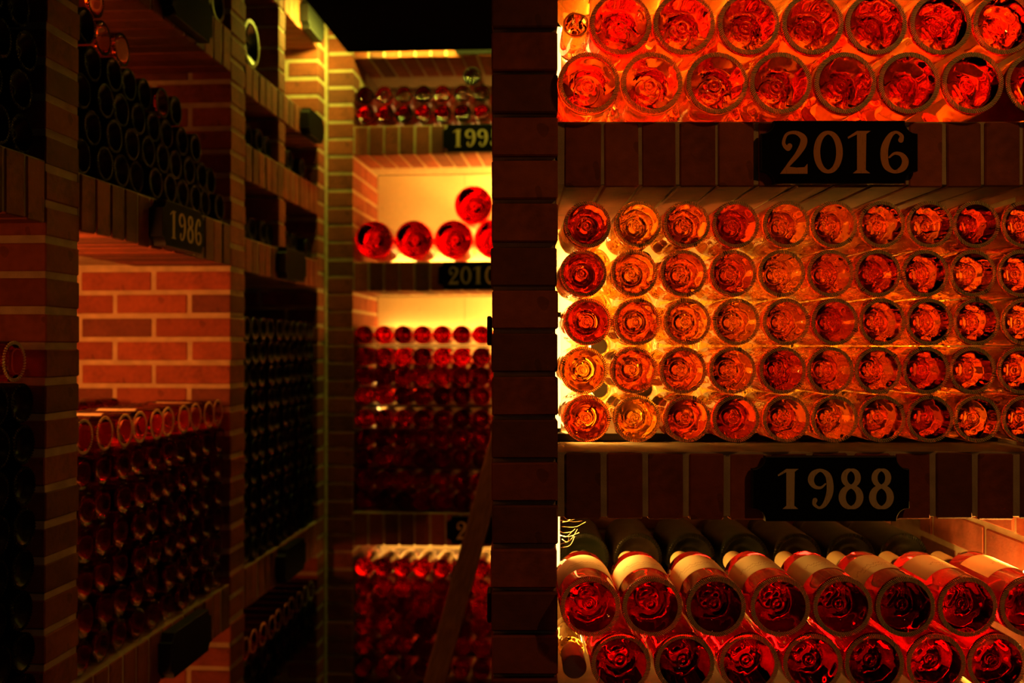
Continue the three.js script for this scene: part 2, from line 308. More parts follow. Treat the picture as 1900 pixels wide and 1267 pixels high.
// right shelving
{
  const g = wall('wall_right', R, 'brick shelving with plaques 2016 and 1988 behind the near brick pillar');
  const X0 = -0.0341, X1 = 0.0755, X2 = 0.902, X3 = 1.014, BACK = -0.72;
  pillar(g, X0, X1, -1.55, 1.19, (HORIZON - 53) / FOCAL * 1.65 - 8 * 0.0716, [], 0.35, 0.72, 0.008);
  for (const m of g.children) m.position.z += 0.012;
  pillar(g, X2, X3, -1.55, 1.19, 0.02 - 0.286, [[-0.62, -0.28]], 0.1, 0.72, 0.011);
  const cuts = (list) => list.map((px) => R.pixel(px, 600).s);
  ledge(g, X1, X2, 0.268, 0.380, 0, { joints: cuts([1043, 1118, 1188, 1258, 1331, 1404, 1475, 1545, 1615, 1686, 1755, 1825, 1897, 1953]), joint: 0.006, depth: 0.72, length: 0.6 });
  ledge(g, X1, X2, -0.286, -0.1717, 0, { joints: cuts([1043, 1120, 1197, 1274, 1349, 1426, 1503, 1579, 1656, 1732, 1810, 1887, 1953]), joint: 0.010, dark: 0.4, depth: 0.72 });
  ledge(g, X1, X2, 1.0, 1.19, 0.068, { depth: 0.72, bricks: false });
  ledge(g, X1, X2, -0.80, -0.695 + 0.115, 0.068, { depth: 0.72 });
  ledge(g, X1, X2, -1.55, -1.3, 0.068, { depth: 0.72, bricks: false });
  // backs of the niches
  for (const [y0, y1] of [[0.38, 1.0], [-0.172, 0.268]]) for (let i = 0; i < 3; i++) { const w = (X2 - X1) / 3; part('back_panel', block(w - 0.003, y1 - y0, 0.02, 0.001), M.panel, g).position.set(X1 + w * (i + 0.5), up((y0 + y1) / 2), BACK + 0.012); }
  g.userData.core.push(boxAt(X0, X3, 0, up(1.19), BACK - 0.12, BACK - 0.002));
  for (let r = 0; r < 4; r++) for (let i = 0; i < 4; i++) brick(g, X1 + 0.21 * i + 0.006, Math.min(X1 + 0.21 * i + 0.204, X2), up(-0.58 + r * COURSE) + 0.005, up(-0.58 + (r + 1) * COURSE) - 0.006, BACK, BACK + 0.012, 0.7);
  closeWall(g);
  const b = thing('shelf_board', 'dark wooden board on the brick ledge under the five rows of amber bottles', 'board'); part('plank', boxAt(X1 + 0.004, X2 - 0.004, 0, 0.0145, -0.5, -0.18), M.board, b); b.position.set(0, up(-0.1717) - 0.001, -1.66); b.children[0].name = 'plank';
}
// back wall
{
  const g = wall('wall_back', B, 'far brick wall of lit niches with plaques 1995 and 2010');
  pillar(g, 0.006, 0.114, -1.55, 1.5, 0.01, [[-0.0, 0.8], [-1.0, -0.8]], 0.15, 0.55, 0.012);
  pillar(g, 1.02, 1.13, -1.55, 1.5, 0.01, [], 0.15);
  for (const [a, b, bricks] of [[0.235, 0.358, 1], [0.80, 0.923, 1], [1.205, 1.33, 1], [-0.82, -0.682, 1], [-1.55, -1.42, 0]]) ledge(g, 0.114, 1.02, a, b, 0.0645, { bricks: !!bricks, dark: 0.25, depth: 0.5 });
  for (const [y0, y1] of [[0.358, 0.80], [-0.682, 0.235], [0.923, 1.205], [-1.42, -0.82]]) for (let i = 0; i < 3; i++) {
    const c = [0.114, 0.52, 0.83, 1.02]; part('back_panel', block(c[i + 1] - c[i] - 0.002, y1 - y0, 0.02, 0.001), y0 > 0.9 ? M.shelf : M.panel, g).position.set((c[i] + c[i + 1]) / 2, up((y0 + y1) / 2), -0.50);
  }
  g.userData.core.push(boxAt(-0.9, 3.4, 0, 3.2, -0.62, -0.51), boxAt(1.13, 3.4, 0, 3.2, -0.51, 0), boxAt(0.0, 1.13, up(1.33), 3.2, -0.51, 0));
  closeWall(g);
}
// left wall
{
  const g = wall('wall_left', L, 'long brick wall of dark bottle niches running to the corner');
  const a0 = -2.163, a1 = -2.031, b0 = -1.120, b1 = -0.990, c0 = -0.126, D = 0.66, far = -3.10;
  pillar(g, a0, a1, -1.0, 1.0, 0.003, [[-0.35, 0.26]], 0.3, D);
  pillar(g, b0, b1, -1.35, 1.30, 0.026, [[-0.25, 0.26], [0.5, 0.86], [-1.35, -0.84]], 0.12, D);
  pillar(g, c0, -0.024, -1.55, 1.5, 0.018, [[0.9, 1.3], [-1.1, -0.8], [0.02, 0.26]], 0.15, D);
  g.userData.core.push(boxAt(a0 + 0.005, a1 - 0.005, 0, up(-1), -D, -0.006), boxAt(a0 + 0.005, a1 - 0.005, up(1), 3.2, -D, -0.006), boxAt(b0 + 0.005, b1 - 0.005, 0, up(-1.3), -D, -0.006), boxAt(b0 + 0.005, b1 - 0.005, up(1.3), 3.2, -D, -0.006));
  g.userData.core.push(boxAt(far - 0.12, far, 0, 3.2, -D, 0), boxAt(-5.6, far - 0.12, 0, 3.2, -0.2, 0));
  for (const [h0, h1] of [[0.25, 0.377], [-0.85, -0.716]]) { ledge(g, a1, b0, h0, h1, 0.0705, { dark: 0.3, depth: D }); ledge(g, far, a0, h0, h1, 0.0705, { depth: D }); }
  ledge(g, a1, b0, 0.84, 0.97, 0.0705, { depth: D }); ledge(g, far, a0, 0.84, 0.97, 0.07, { depth: D, bricks: false });
  for (const [h0, h1] of [[0.24, 0.353], [0.534, 0.654], [0.81, 0.914], [-0.83, -0.70]]) ledge(g, b1, c0, h0, h1, 0.066, { depth: D });
  ledge(g, b1, c0, 1.21, 1.33, 0.066, { depth: D }); ledge(g, a1, b0, 1.21, 1.33, 0.07, { depth: D, bricks: false }); ledge(g, far, a0, 1.21, 1.33, 0.07, { depth: D, bricks: false });
  for (const [h0, h1] of [[0.353, 0.534], [0.654, 0.81], [0.914, 1.21]]) { // the slim divider between the small compartments
    g.userData.core.push(boxAt(-0.634, -0.566, up(h0), up(h1), -D, -0.006));
    const n = Math.round((h1 - h0) / 0.075); for (let i = 0; i < n; i++) for (let k = 0; k < (h0 > 0.9 ? 2 : 1); k++) { const y0 = up(h0 + (h1 - h0) * i / n); brick(g, -0.639, -0.561, y0 + 0.005, y0 + (h1 - h0) / n - 0.005, -0.22 * k - 0.002 - (k ? 0.008 : 0), -0.22 * (k + 1), 0.1); }
  }
  for (const [s0, s1] of [[far, a0], [a1, b0], [b1, c0]]) ledge(g, s0, s1, -1.55, -1.45, 0.07, { depth: D, bricks: false });
  g.userData.core.push(boxAt(-5.6, 0.1, 0, 3.2, -D - 0.1, -D), boxAt(far, 0, up(1.33), 3.2, -D, 0));
  g.userData.core.push(boxAt(-0.026, 0.008, 0, 3.1, -0.05, 0.006, 0.003));
  closeWall(g);
}
// room shell
{
  const shell = (name, label, category, geometry, material) => { const m = new THREE.Mesh(geometry, material); m.name = name; m.userData = { kind: 'structure', label, category }; m.castShadow = m.receiveShadow = true; scene.add(m); return m; };
  shell('floor', 'dark stone floor of the wine cellar aisle', 'floor', boxAt(-2.4, 3.2, -0.1, 0, -5.2, 1.6), M.floor);
  shell('ceiling', 'dark upper ceiling above the dropped black ceiling', 'ceiling', boxAt(-2.4, 3.2, 3.1, 3.2, -5.2, 1.6), M.ceiling);
  shell('wall_front', 'plain plastered wall closing the cellar behind the viewer', 'wall', boxAt(-2.4, 3.2, 0, 3.2, 1.5, 1.6), M.plaster);
  shell('wall_end', 'plain plastered wall closing the aisle on the side', 'wall', boxAt(2.3, 2.4, 0, 3.2, -5.2, 1.6), M.plaster);
  // dropped ceiling: a black sheet that keeps ten centimetres off the left and back walls
  const s = new THREE.Shape(), p = [L.at(-5.5, 0, 0.115), L.at(-0.1, 0, 0.115), B.at(2.9, 0, 0.10)];
  s.moveTo(p[0].x, p[0].z); s.lineTo(p[1].x, p[1].z); s.lineTo(p[2].x, p[2].z); s.lineTo(2.29, p[0].z); s.closePath();
  const sheet = new THREE.ExtrudeGeometry(s, { depth: 0.03, bevelEnabled: false }); sheet.rotateX(Math.PI / 2); sheet.translate(0, up(1.2) + 0.03, 0);
  shell('ceiling_dropped', 'flat black dropped ceiling hung over the aisle', 'ceiling', sheet, M.ceiling);
}

// ------------------------------------------------------------------ year plaques
const stroke = (g, pts, w, h, x0, y0, close = false) => { // a brush stroke of changing width through the points [x, y, half width]
  const P = (i) => pts[close ? (i + pts.length) % pts.length : Math.max(0, Math.min(pts.length - 1, i))], n = close ? pts.length : pts.length - 1;
  for (let i = 0; i < n; i++) for (let k = 0; k <= 40; k++) {
    const t = k / 40, q = [0, 1, 2].map((c) => { const a = P(i - 1)[c], b = P(i)[c], d = P(i + 1)[c], e = P(i + 2)[c]; return 0.5 * (2 * b + (d - a) * t + (2 * a - 5 * b + 4 * d - e) * t * t + (3 * b - a - 3 * d + e) * t * t * t); });
    g.beginPath(); g.ellipse(x0 + q[0] * w, y0 + q[1] * h, Math.max(q[2] * w, 1), Math.max(q[2] * w, 1), 0, 0, 7); g.fill();
  }
};
const loop = (cx, cy, rx, ry, thin, thick) => Array.from({ length: 16 }, (_, i) => { const a = i / 16 * 2 * Math.PI; return [cx + rx * Math.cos(a), cy + ry * Math.sin(a), thin + (thick - thin) * Math.abs(Math.cos(a))]; });
const SIX = [[0.70, 0.23, 0.085], [0.72, 0.13, 0.06], [0.55, 0.05, 0.045], [0.36, 0.13, 0.08], [0.20, 0.36, 0.115], [0.17, 0.60, 0.12], [0.25, 0.83, 0.10], [0.50, 0.945, 0.055], [0.76, 0.86, 0.10], [0.84, 0.70, 0.105], [0.72, 0.56, 0.07], [0.50, 0.53, 0.045], [0.33, 0.62, 0.03]];
const DIGIT = {
  0: (s) => s(loop(0.5, 0.5, 0.36, 0.44, 0.06, 0.105), true),
  1: (s, poly) => { poly([[0.36, 0.06], [0.66, 0.06], [0.64, 0.9], [0.78, 0.98], [0.22, 0.98], [0.36, 0.9]]); poly([[0.08, 0.2], [0.06, 0.16], [0.36, 0.02], [0.80, 0.02], [0.64, 0.10], [0.36, 0.10]]); },
  2: (s, poly) => { s([[0.33, 0.36, 0.085], [0.27, 0.42, 0.075], [0.14, 0.30, 0.055], [0.24, 0.10, 0.05], [0.52, 0.06, 0.06], [0.76, 0.17, 0.10], [0.76, 0.33, 0.11], [0.58, 0.55, 0.085], [0.32, 0.77, 0.06], [0.14, 0.94, 0.035]]); poly([[0.02, 0.99], [0.2, 0.82], [0.55, 0.85], [0.80, 0.84], [0.90, 0.76], [0.90, 0.99]]); },
  3: (s) => { s([[0.24, 0.24, 0.09], [0.25, 0.13, 0.06], [0.5, 0.06, 0.05], [0.74, 0.2, 0.1], [0.66, 0.4, 0.07], [0.44, 0.46, 0.04]]); s([[0.44, 0.46, 0.04], [0.70, 0.54, 0.08], [0.78, 0.74, 0.11], [0.5, 0.94, 0.055], [0.24, 0.86, 0.07], [0.22, 0.76, 0.09]]); },
  5: (s, poly) => { poly([[0.28, 0.02], [0.84, 0.02], [0.78, 0.16], [0.36, 0.16], [0.33, 0.46], [0.24, 0.46]]); s([[0.30, 0.46, 0.03], [0.55, 0.40, 0.06], [0.78, 0.6, 0.11], [0.74, 0.82, 0.09], [0.48, 0.95, 0.05], [0.24, 0.86, 0.07], [0.22, 0.76, 0.085]]); },
  6: (s) => s(SIX), 9: (s) => s(SIX.map(([x, y, w]) => [1 - x, 1 - y, w])),
  8: (s) => { s(loop(0.5, 0.235, 0.24, 0.19, 0.045, 0.105), true); s(loop(0.5, 0.70, 0.31, 0.245, 0.055, 0.125), true); },
};
function yearPrint(year, ink, box) { // box: left, top, right, bottom of the digits as shares of the plaque
  return canvas(1024, 420, (g, w, h) => {
    g.fillStyle = '#0b0b0a'; g.fillRect(0, 0, w, h);
    for (let i = 0; i < 400; i++) { g.fillStyle = `rgba(40,38,34,${0.12 * rnd()})`; g.fillRect(rnd() * w, rnd() * h, 10 + rnd() * 60, 1 + rnd() * 2); }
    g.fillStyle = ink;
    const [l, t, r, b] = box, gap = 0.012, cw = (r - l - gap * 3) / 4;
    [...year].forEach((c, i) => {
      const x0 = (l + i * (cw + gap)) * w, y0 = t * h, dw = cw * w, dh = (b - t) * h;
      DIGIT[c]((pts, close) => stroke(g, pts, dw, dh, x0, y0, close), (pts) => { g.beginPath(); pts.forEach(([x, y], k) => (k ? g.lineTo(x0 + x * dw, y0 + y * dh) : g.moveTo(x0 + x * dw, y0 + y * dh))); g.closePath(); g.fill(); });
    });
    for (let i = 0; i < 260; i++) { g.fillStyle = `rgba(20,12,6,${0.10 + 0.12 * rnd()})`; g.fillRect(rnd() * w, rnd() * h, 1 + rnd() * 3, 8 + rnd() * 34); } // worn brush marks
  });
}
const INK = '#cdb992';
function plaque(f, s, h, width, height, year, ink, text, box = [0.15, 0.17, 0.93, 0.83], d = 0.002, thick = f === L ? 0.03 : 0.012) {
  const o = thing('year_plaque', text, 'sign'), r = 0.021, x = width / 2, y = height / 2, sh = new THREE.Shape();
  sh.moveTo(-x + r, -y); sh.lineTo(x - r, -y); sh.absarc(x, -y, r, Math.PI, Math.PI / 2, true); sh.lineTo(x, y - r); sh.absarc(x, y, r, -Math.PI / 2, -Math.PI, true); sh.lineTo(-x + r, y); sh.absarc(-x, y, r, 0, -Math.PI / 2, true); sh.lineTo(-x, -y + r); sh.absarc(-x, -y, r, Math.PI / 2, 0, true);
  const slab = new THREE.ExtrudeGeometry(sh, { depth: thick, bevelEnabled: true, bevelSize: 0.0015, bevelThickness: 0.0015, bevelSegments: 2, curveSegments: 8 });
  part('board', slab, M.black, o);
  const face = new THREE.ShapeGeometry(sh, 8), p = face.attributes.position, uv = []; for (let i = 0; i < p.count; i++) uv.push(p.getX(i) / width + 0.5, p.getY(i) / height + 0.5);
  face.setAttribute('uv', new THREE.Float32BufferAttribute(uv, 2)); face.translate(0, 0, thick + 0.0019);
  const print = part(year ? 'painted_year' : 'painted_face', face, new THREE.MeshPhysicalMaterial({ color: 0xffffff, roughness: 0.9, specularIntensity: 0.15, map: yearPrint(year, ink, box) }), o); if (year) print.userData.label = 'painted digits on black';
  f.place(o, s, up(h), d + 0.0015); return o;
}
{
  const at = (px0, px1, y0, y1) => { const a = R.pixel(px0, y0), b = R.pixel(px1, y1); return [(a.s + b.s) / 2, (a.y + b.y) / 2 - EYE, b.s - a.s, a.y - b.y]; };
  plaque(R, ...at(1410, 1695, 229, 342), '2016', '#c58a52', 'black scalloped plaque painted 2016 below the red-orange magnums', [0.11, 0.14, 0.955, 0.86]);
  plaque(R, ...at(1393, 1678, 846, 962), '1988', INK, 'black scalloped plaque painted 1988 above the cream labelled bottles', [0.145, 0.17, 0.915, 0.83]);
  const back = (px, h, year, ink, text) => plaque(B, B.pixel(px, 600).s + 0.128, h, 0.256, 0.112, year, ink, text);
  back(823, 0.862, '1995', INK, 'black plaque painted 1995 on the far brick ledge');
  back(815, 0.297, '2010', INK, 'black plaque painted 2010 above the bright yellow niche');
  back(838, 1.268, '1992', INK, 'plaque painted 1992 just below the dropped ceiling');
  back(830, -0.75, '20', INK, 'dark plaque behind the ladder on the lowest far ledge');
  plaque(L, -1.556, 0.312, 0.27, 0.112, '1986', INK, 'black plaque painted 1986 over the lit red niche');
  plaque(L, -1.50, 0.905, 0.27, 0.112, '', INK, 'dark plaque above the sloping pile of dark bottles');
  plaque(L, -1.50, -0.783, 0.27, 0.112, '', INK, 'dark plaque on the lowest ledge of the long wall');
  plaque(L, -0.55, 0.298, 0.26, 0.105, '', INK, 'dark plaque over the tall rack of small dark bottles');
  plaque(L, -0.55, -0.765, 0.26, 0.112, '', INK, 'dark plaque under the tall rack of small dark bottles');
  plaque(L, -0.28, 0.862, 0.22, 0.098, '', INK, 'dark plaque by the corner under the yellow lit beam');
  plaque(L, -0.28, 1.268, 0.22, 0.105, '', INK, 'plaque on the bright yellow beam under the ceiling');
}

// ------------------------------------------------------------------ bottles of the right shelving
const rBottle = (kind, glass, px, py, depth, options) => { const d = R.pixel(px, py, 1.66 - depth); return lay(bottle(kind, glass, options), R, d.s, d.y, 1.66 - depth, 0); };
{
  // above the plaque 2016: magnums
  const rows = [[157 - 4, [1093, 1210, 1331, 1449, 1569, 1688, 1806, 1924]], [43, [1152, 1270, 1390, 1509, 1627, 1747, 1864]], [-69, [1093, 1210, 1331, 1449, 1569, 1688, 1806, 1924]]];
  rows.forEach(([y, xs], r) => xs.forEach((x, i) => rBottle('magnum', W.orange[Math.floor(rnd() * 3)], x, y, 1.63 + spread(0.006), {
    knurls: 96, name: 'magnum_bottle', group: 'magnums above the 2016 plaque',
    text: `red-orange magnum above the 2016 plaque, ${ORD[r + 1]} row up, ${ORD[i + 1]} from the brick pillar`,
  })));
  for (let r = 0; r < 3; r++) for (let i = 0; i < 7; i++) lay(bottle('magnum', W.orange[(i + r) % 3], { fine: 0.7, name: 'magnum_bottle', group: 'rear rank of magnums above the 2016 plaque', text: `red-orange magnum of the rear rank above plaque 2016, ${ORD[r + 1]} row up, ${ORD[i + 1]} along` }), R, 0.145 + i * 0.1045 + (r % 2 ? 0.052 : 0), up(0.380 + 0.0525 + r * 0.0905), 1.66 - 1.995, 0);
  rBottle('half', W.amber[4], 1069, 44, 1.72, { knurls: 60, capsule: M.redFoil, name: 'half_bottle', text: 'slim pale orange half bottle squeezed against the brick pillar above plaque 2016' });
}
{
  // between the plaques: five rows of amber bottles
  const xs = [1090, 1183, 1275, 1366.5, 1458.5, 1548, 1637, 1725, 1812, 1902], ys = [416, 507, 597, 687, 777];
  const tint = ['33302', '40114', '11012', '32013', '10132', '12321', '13222', '12233', '31221', '22122'];
  ys.forEach((y, r) => xs.forEach((x, i) => {
    const k = Number(tint[i][r] ?? 1);
    rBottle('wine', W.amber[k], x + (r % 2 ? -7 : 0) + spread(1.2), y, 1.64 + spread(0.004), {
      knurls: 72, mark: true, group: 'amber bottles between the 2016 and 1988 plaques',
      text: `amber bottle above the 1988 plaque, ${ORD[r + 1]} row down, ${ORD[i + 1]} from the brick pillar`,
    });
  }));
}
{
  // bottles lying the other way round, necks in the gaps of the stack
  const gx = [1136, 1229, 1321, 1412, 1503, 1592, 1681, 1768, 1856], gy = [461, 552, 642, 732];
  gy.forEach((y, r) => gx.forEach((x, i) => {
    const pale = (i === 0 && r > 1) || (i === 1 && (r === 0 || r === 3));
    const d = R.pixel(x + (r % 2 ? -3 : -4), y, 1.66 - 1.64);   // lies head to tail in the gap between four bottles
    lay(bottle('slim', W.pale[Math.floor(rnd() * 2)], { capsule: pale ? M.creamFoil : null, name: 'reversed_bottle', group: 'bottles lying neck outwards between the amber ones', text: `bottle lying neck outwards among the amber ones, ${ORD[r + 1]} gap down, ${ORD[i + 1]} from the pillar` }), R, d.s, d.y, 1.66 - 2.15, 0, true);
  }));
}
{
  // below the plaque 1988: labelled claret magnums, the second layer nested below, another rank behind
  const a = [1095, 1210, 1328, 1447, 1563, 1679, 1794, 1909], b = [1152, 1270, 1389, 1507, 1621, 1735, 1848];
  a.forEach((x, i) => rBottle('claret', W.crimson[i % 3], x, 1125, 1.60, {
    knurls: 96, label: [0.062, 0.165, 1.25, spread(0.5)], capsule: M.creamFoil, name: 'labelled_bottle', group: 'labelled bottles under the 1988 plaque',
    text: `crimson bottle with cream label under the 1988 plaque, ${ORD[i + 1]} from the brick pillar`,
  }));
  b.forEach((x, i) => rBottle('claret', W.crimson[(i + 1) % 3], x, 1230, 1.605, {
    knurls: 96, capsule: M.creamFoil, name: 'crimson_bottle', group: 'crimson bottles in the layer below the labelled ones',
    text: `crimson bottle nested below the labelled bottles, ${ORD[i + 1]} from the brick pillar`,
  }));
  { const d = R.pixel(1066, 1236, 1.66 - 1.68); lay(bottle('half', W.amber[4], { capsule: M.creamFoil, name: 'half_bottle', text: 'slim half bottle with pale capsule tucked between brick pillar and crimson bottles' }), R, d.s, d.y, 1.66 - 1.68 - 0.24, 0, true); }
  for (let i = 0; i < 7; i++) { const o = bottle('claret', darkGlass[i % 3], { knurls: 60, knurlMaterial: darkKnurl, capsule: M.darkFoil, name: 'dark_bottle', group: 'dark bottles in the back rank', text: `dark bottle behind the labelled bottles, ${ORD[i + 1]} from the brick pillar` }); lay(o, R, 0.145 + i * 0.106, up(-0.418), 1.66 - 1.985, 0); }
  { const o = new THREE.Mesh(boxAt(0.09, 0.89, up(-0.579), up(-0.4695), 1.66 - 2.36, 1.66 - 2.02, 0.002), M.riser); o.name = 'riser_box'; o.userData = { label: 'wooden riser carrying the dark bottles of the back rank', category: 'box' }; o.position.z = -1.66; scene.add(o); }
  // cobweb in the corner of the niche
  const web = [], strand = (p, q, sag) => web.push(new THREE.TubeGeometry(new THREE.CatmullRomCurve3([p, p.clone().lerp(q, 0.5).add(new THREE.Vector3(spread(0.006), -sag, spread(0.006))), q]), 8, 0.0005, 4));
  const v = (x, y, z) => new THREE.Vector3(x, y, z);
  for (let i = 0; i < 11; i++) strand(v(0.088 + spread(0.004), up(-0.295 - 0.0065 * i), -1.80 + spread(0.02)), v(0.118 + spread(0.02), up(-0.30 - 0.004 * i + spread(0.012)), -1.80 + spread(0.03)), 0.004 + rnd() * 0.006);
  const o = new THREE.Mesh(mergeGeometries(web), M.web); o.name = 'cobweb'; o.userData = { label: 'thin pale cobweb in the corner of the niche below the 1988 ledge', category: 'cobweb', kind: 'stuff' }; scene.add(o);
}

// ------------------------------------------------------------------ bottles of the far wall
const bBottle = (kind, glass, px, py, d, options) => { const q = B.pixel(px, py, d), row = B.pixel(785, py, -0.01); return lay(bottle(kind, glass, { fine: 0.7, ...options }), B, q.s, row.y, d); };
{
  const xs = [677, 713, 749, 785, 821, 858, 894, 930];
  [[210, 'first'], [174, 'second']].forEach(([y, w]) => xs.forEach((x, i) => bBottle('far', W.red[(i + (y > 200 ? 0 : 2)) % 3], x, y, -0.01, { knurls: 44, knurlMaterial: darkKnurl, name: 'red_bottle', group: 'red bottles above the 1995 plaque', text: `red bottle above the 1995 plaque, ${w} row up, ${ORD[i + 1]} from the corner pillar` })));
  bBottle('far', W.red[2], 876, 142, -0.01, { knurls: 44, knurlMaterial: darkKnurl, name: 'red_bottle', text: 'single red bottle on top of the two rows above plaque 1995' });
  [693, 767, 841, 915].forEach((x, i) => bBottle('large', W.rose[0], x, 444, 0.0, { fine: 1, knurls: 0, capsule: M.redFoil, name: 'oversize_bottle', group: 'oversize bottles above the 2010 plaque', text: `oversize red bottle above the 2010 plaque, ${ORD[i + 1]} from the corner pillar` }));
  bBottle('large', W.rose[0], 878, 381, 0.0, { fine: 1, capsule: M.redFoil, name: 'oversize_bottle', text: 'oversize red bottle lying on top of the row above plaque 2010' });
  const cols = [675, 711, 747, 783, 819.5, 856, 892.5, 929], ys = [621, 661.5, 698, 734.5, 777, 813.5, 850, 892.5, 929];
  ys.forEach((y, r) => cols.forEach((x, i) => bBottle('far', W.red[Math.floor(rnd() * 3)], x, y, -0.01 + spread(0.006), { name: 'red_bottle', group: 'red bottles in the tall far niche', text: `red bottle below the 2010 plaque, ${ORD[r + 1]} row down, ${ORD[i + 1]} from the corner pillar` })));
  const tail = (x, y, text, group) => { const q = { s: B.pixel(x, y, -0.01).s, y: B.pixel(785, y, -0.01).y }; lay(bottle('slim', W.red[2], { fine: 0.4, capsule: M.redFoil, name: 'reversed_bottle', text, group }), B, q.s, q.y, -0.435, 0, true); };
  for (let r = 0; r + 1 < ys.length; r++) for (let i = 0; i + 1 < cols.length; i++) if (![0, 3, 6].includes(r)) tail((cols[i] + cols[i + 1]) / 2, (ys[r] + ys[r + 1]) / 2, `bottle lying neck outwards under plaque 2010, between rows ${['', 'two and three', 'three and four', '', 'five and six', 'six and seven', '', 'eight and nine'][r]}, ${ORD[i + 1]} from corner`, 'bottles lying neck outwards in the tall far niche');
  const low = [1053, 1089.5, 1126, 1162.5, 1199, 1240, 1276.5];
  low.forEach((y, r) => cols.forEach((x, i) => bBottle('far', W.red[Math.floor(rnd() * 3)], x, y, -0.01 + spread(0.006), { name: 'red_bottle', group: 'red bottles in the lowest far niche', text: `red bottle in the lowest far niche, ${ORD[r + 1]} row down, ${ORD[i + 1]} from the corner pillar` })));
  for (let r = 0; r < 4; r++) for (let i = 0; i + 1 < cols.length; i++) tail((cols[i] + cols[i + 1]) / 2, (low[r] + low[r + 1]) / 2, `bottle lying neck outwards in the lowest far niche, ${ORD[r + 1]} gap down, ${ORD[i + 1]} from corner`, 'bottles lying neck outwards in the lowest far niche');
  [641.3, 755.8, 871.3, 1219.6].forEach((y, i) => { const q = B.pixel(785, y, -0.01), o = new THREE.Mesh(block(0.90, 0.005, 0.24, 0.001), M.board); o.name = numbered('divider_board'); o.userData = { label: ['thin dark board under the top row below plaque 2010', 'thin dark board under the fourth row below plaque 2010', 'thin dark board under the seventh row below plaque 2010', 'thin dark board in the lowest far niche'][i], category: 'board' }; B.place(o, 0.567, q.y, -0.16); scene.add(o); });
}

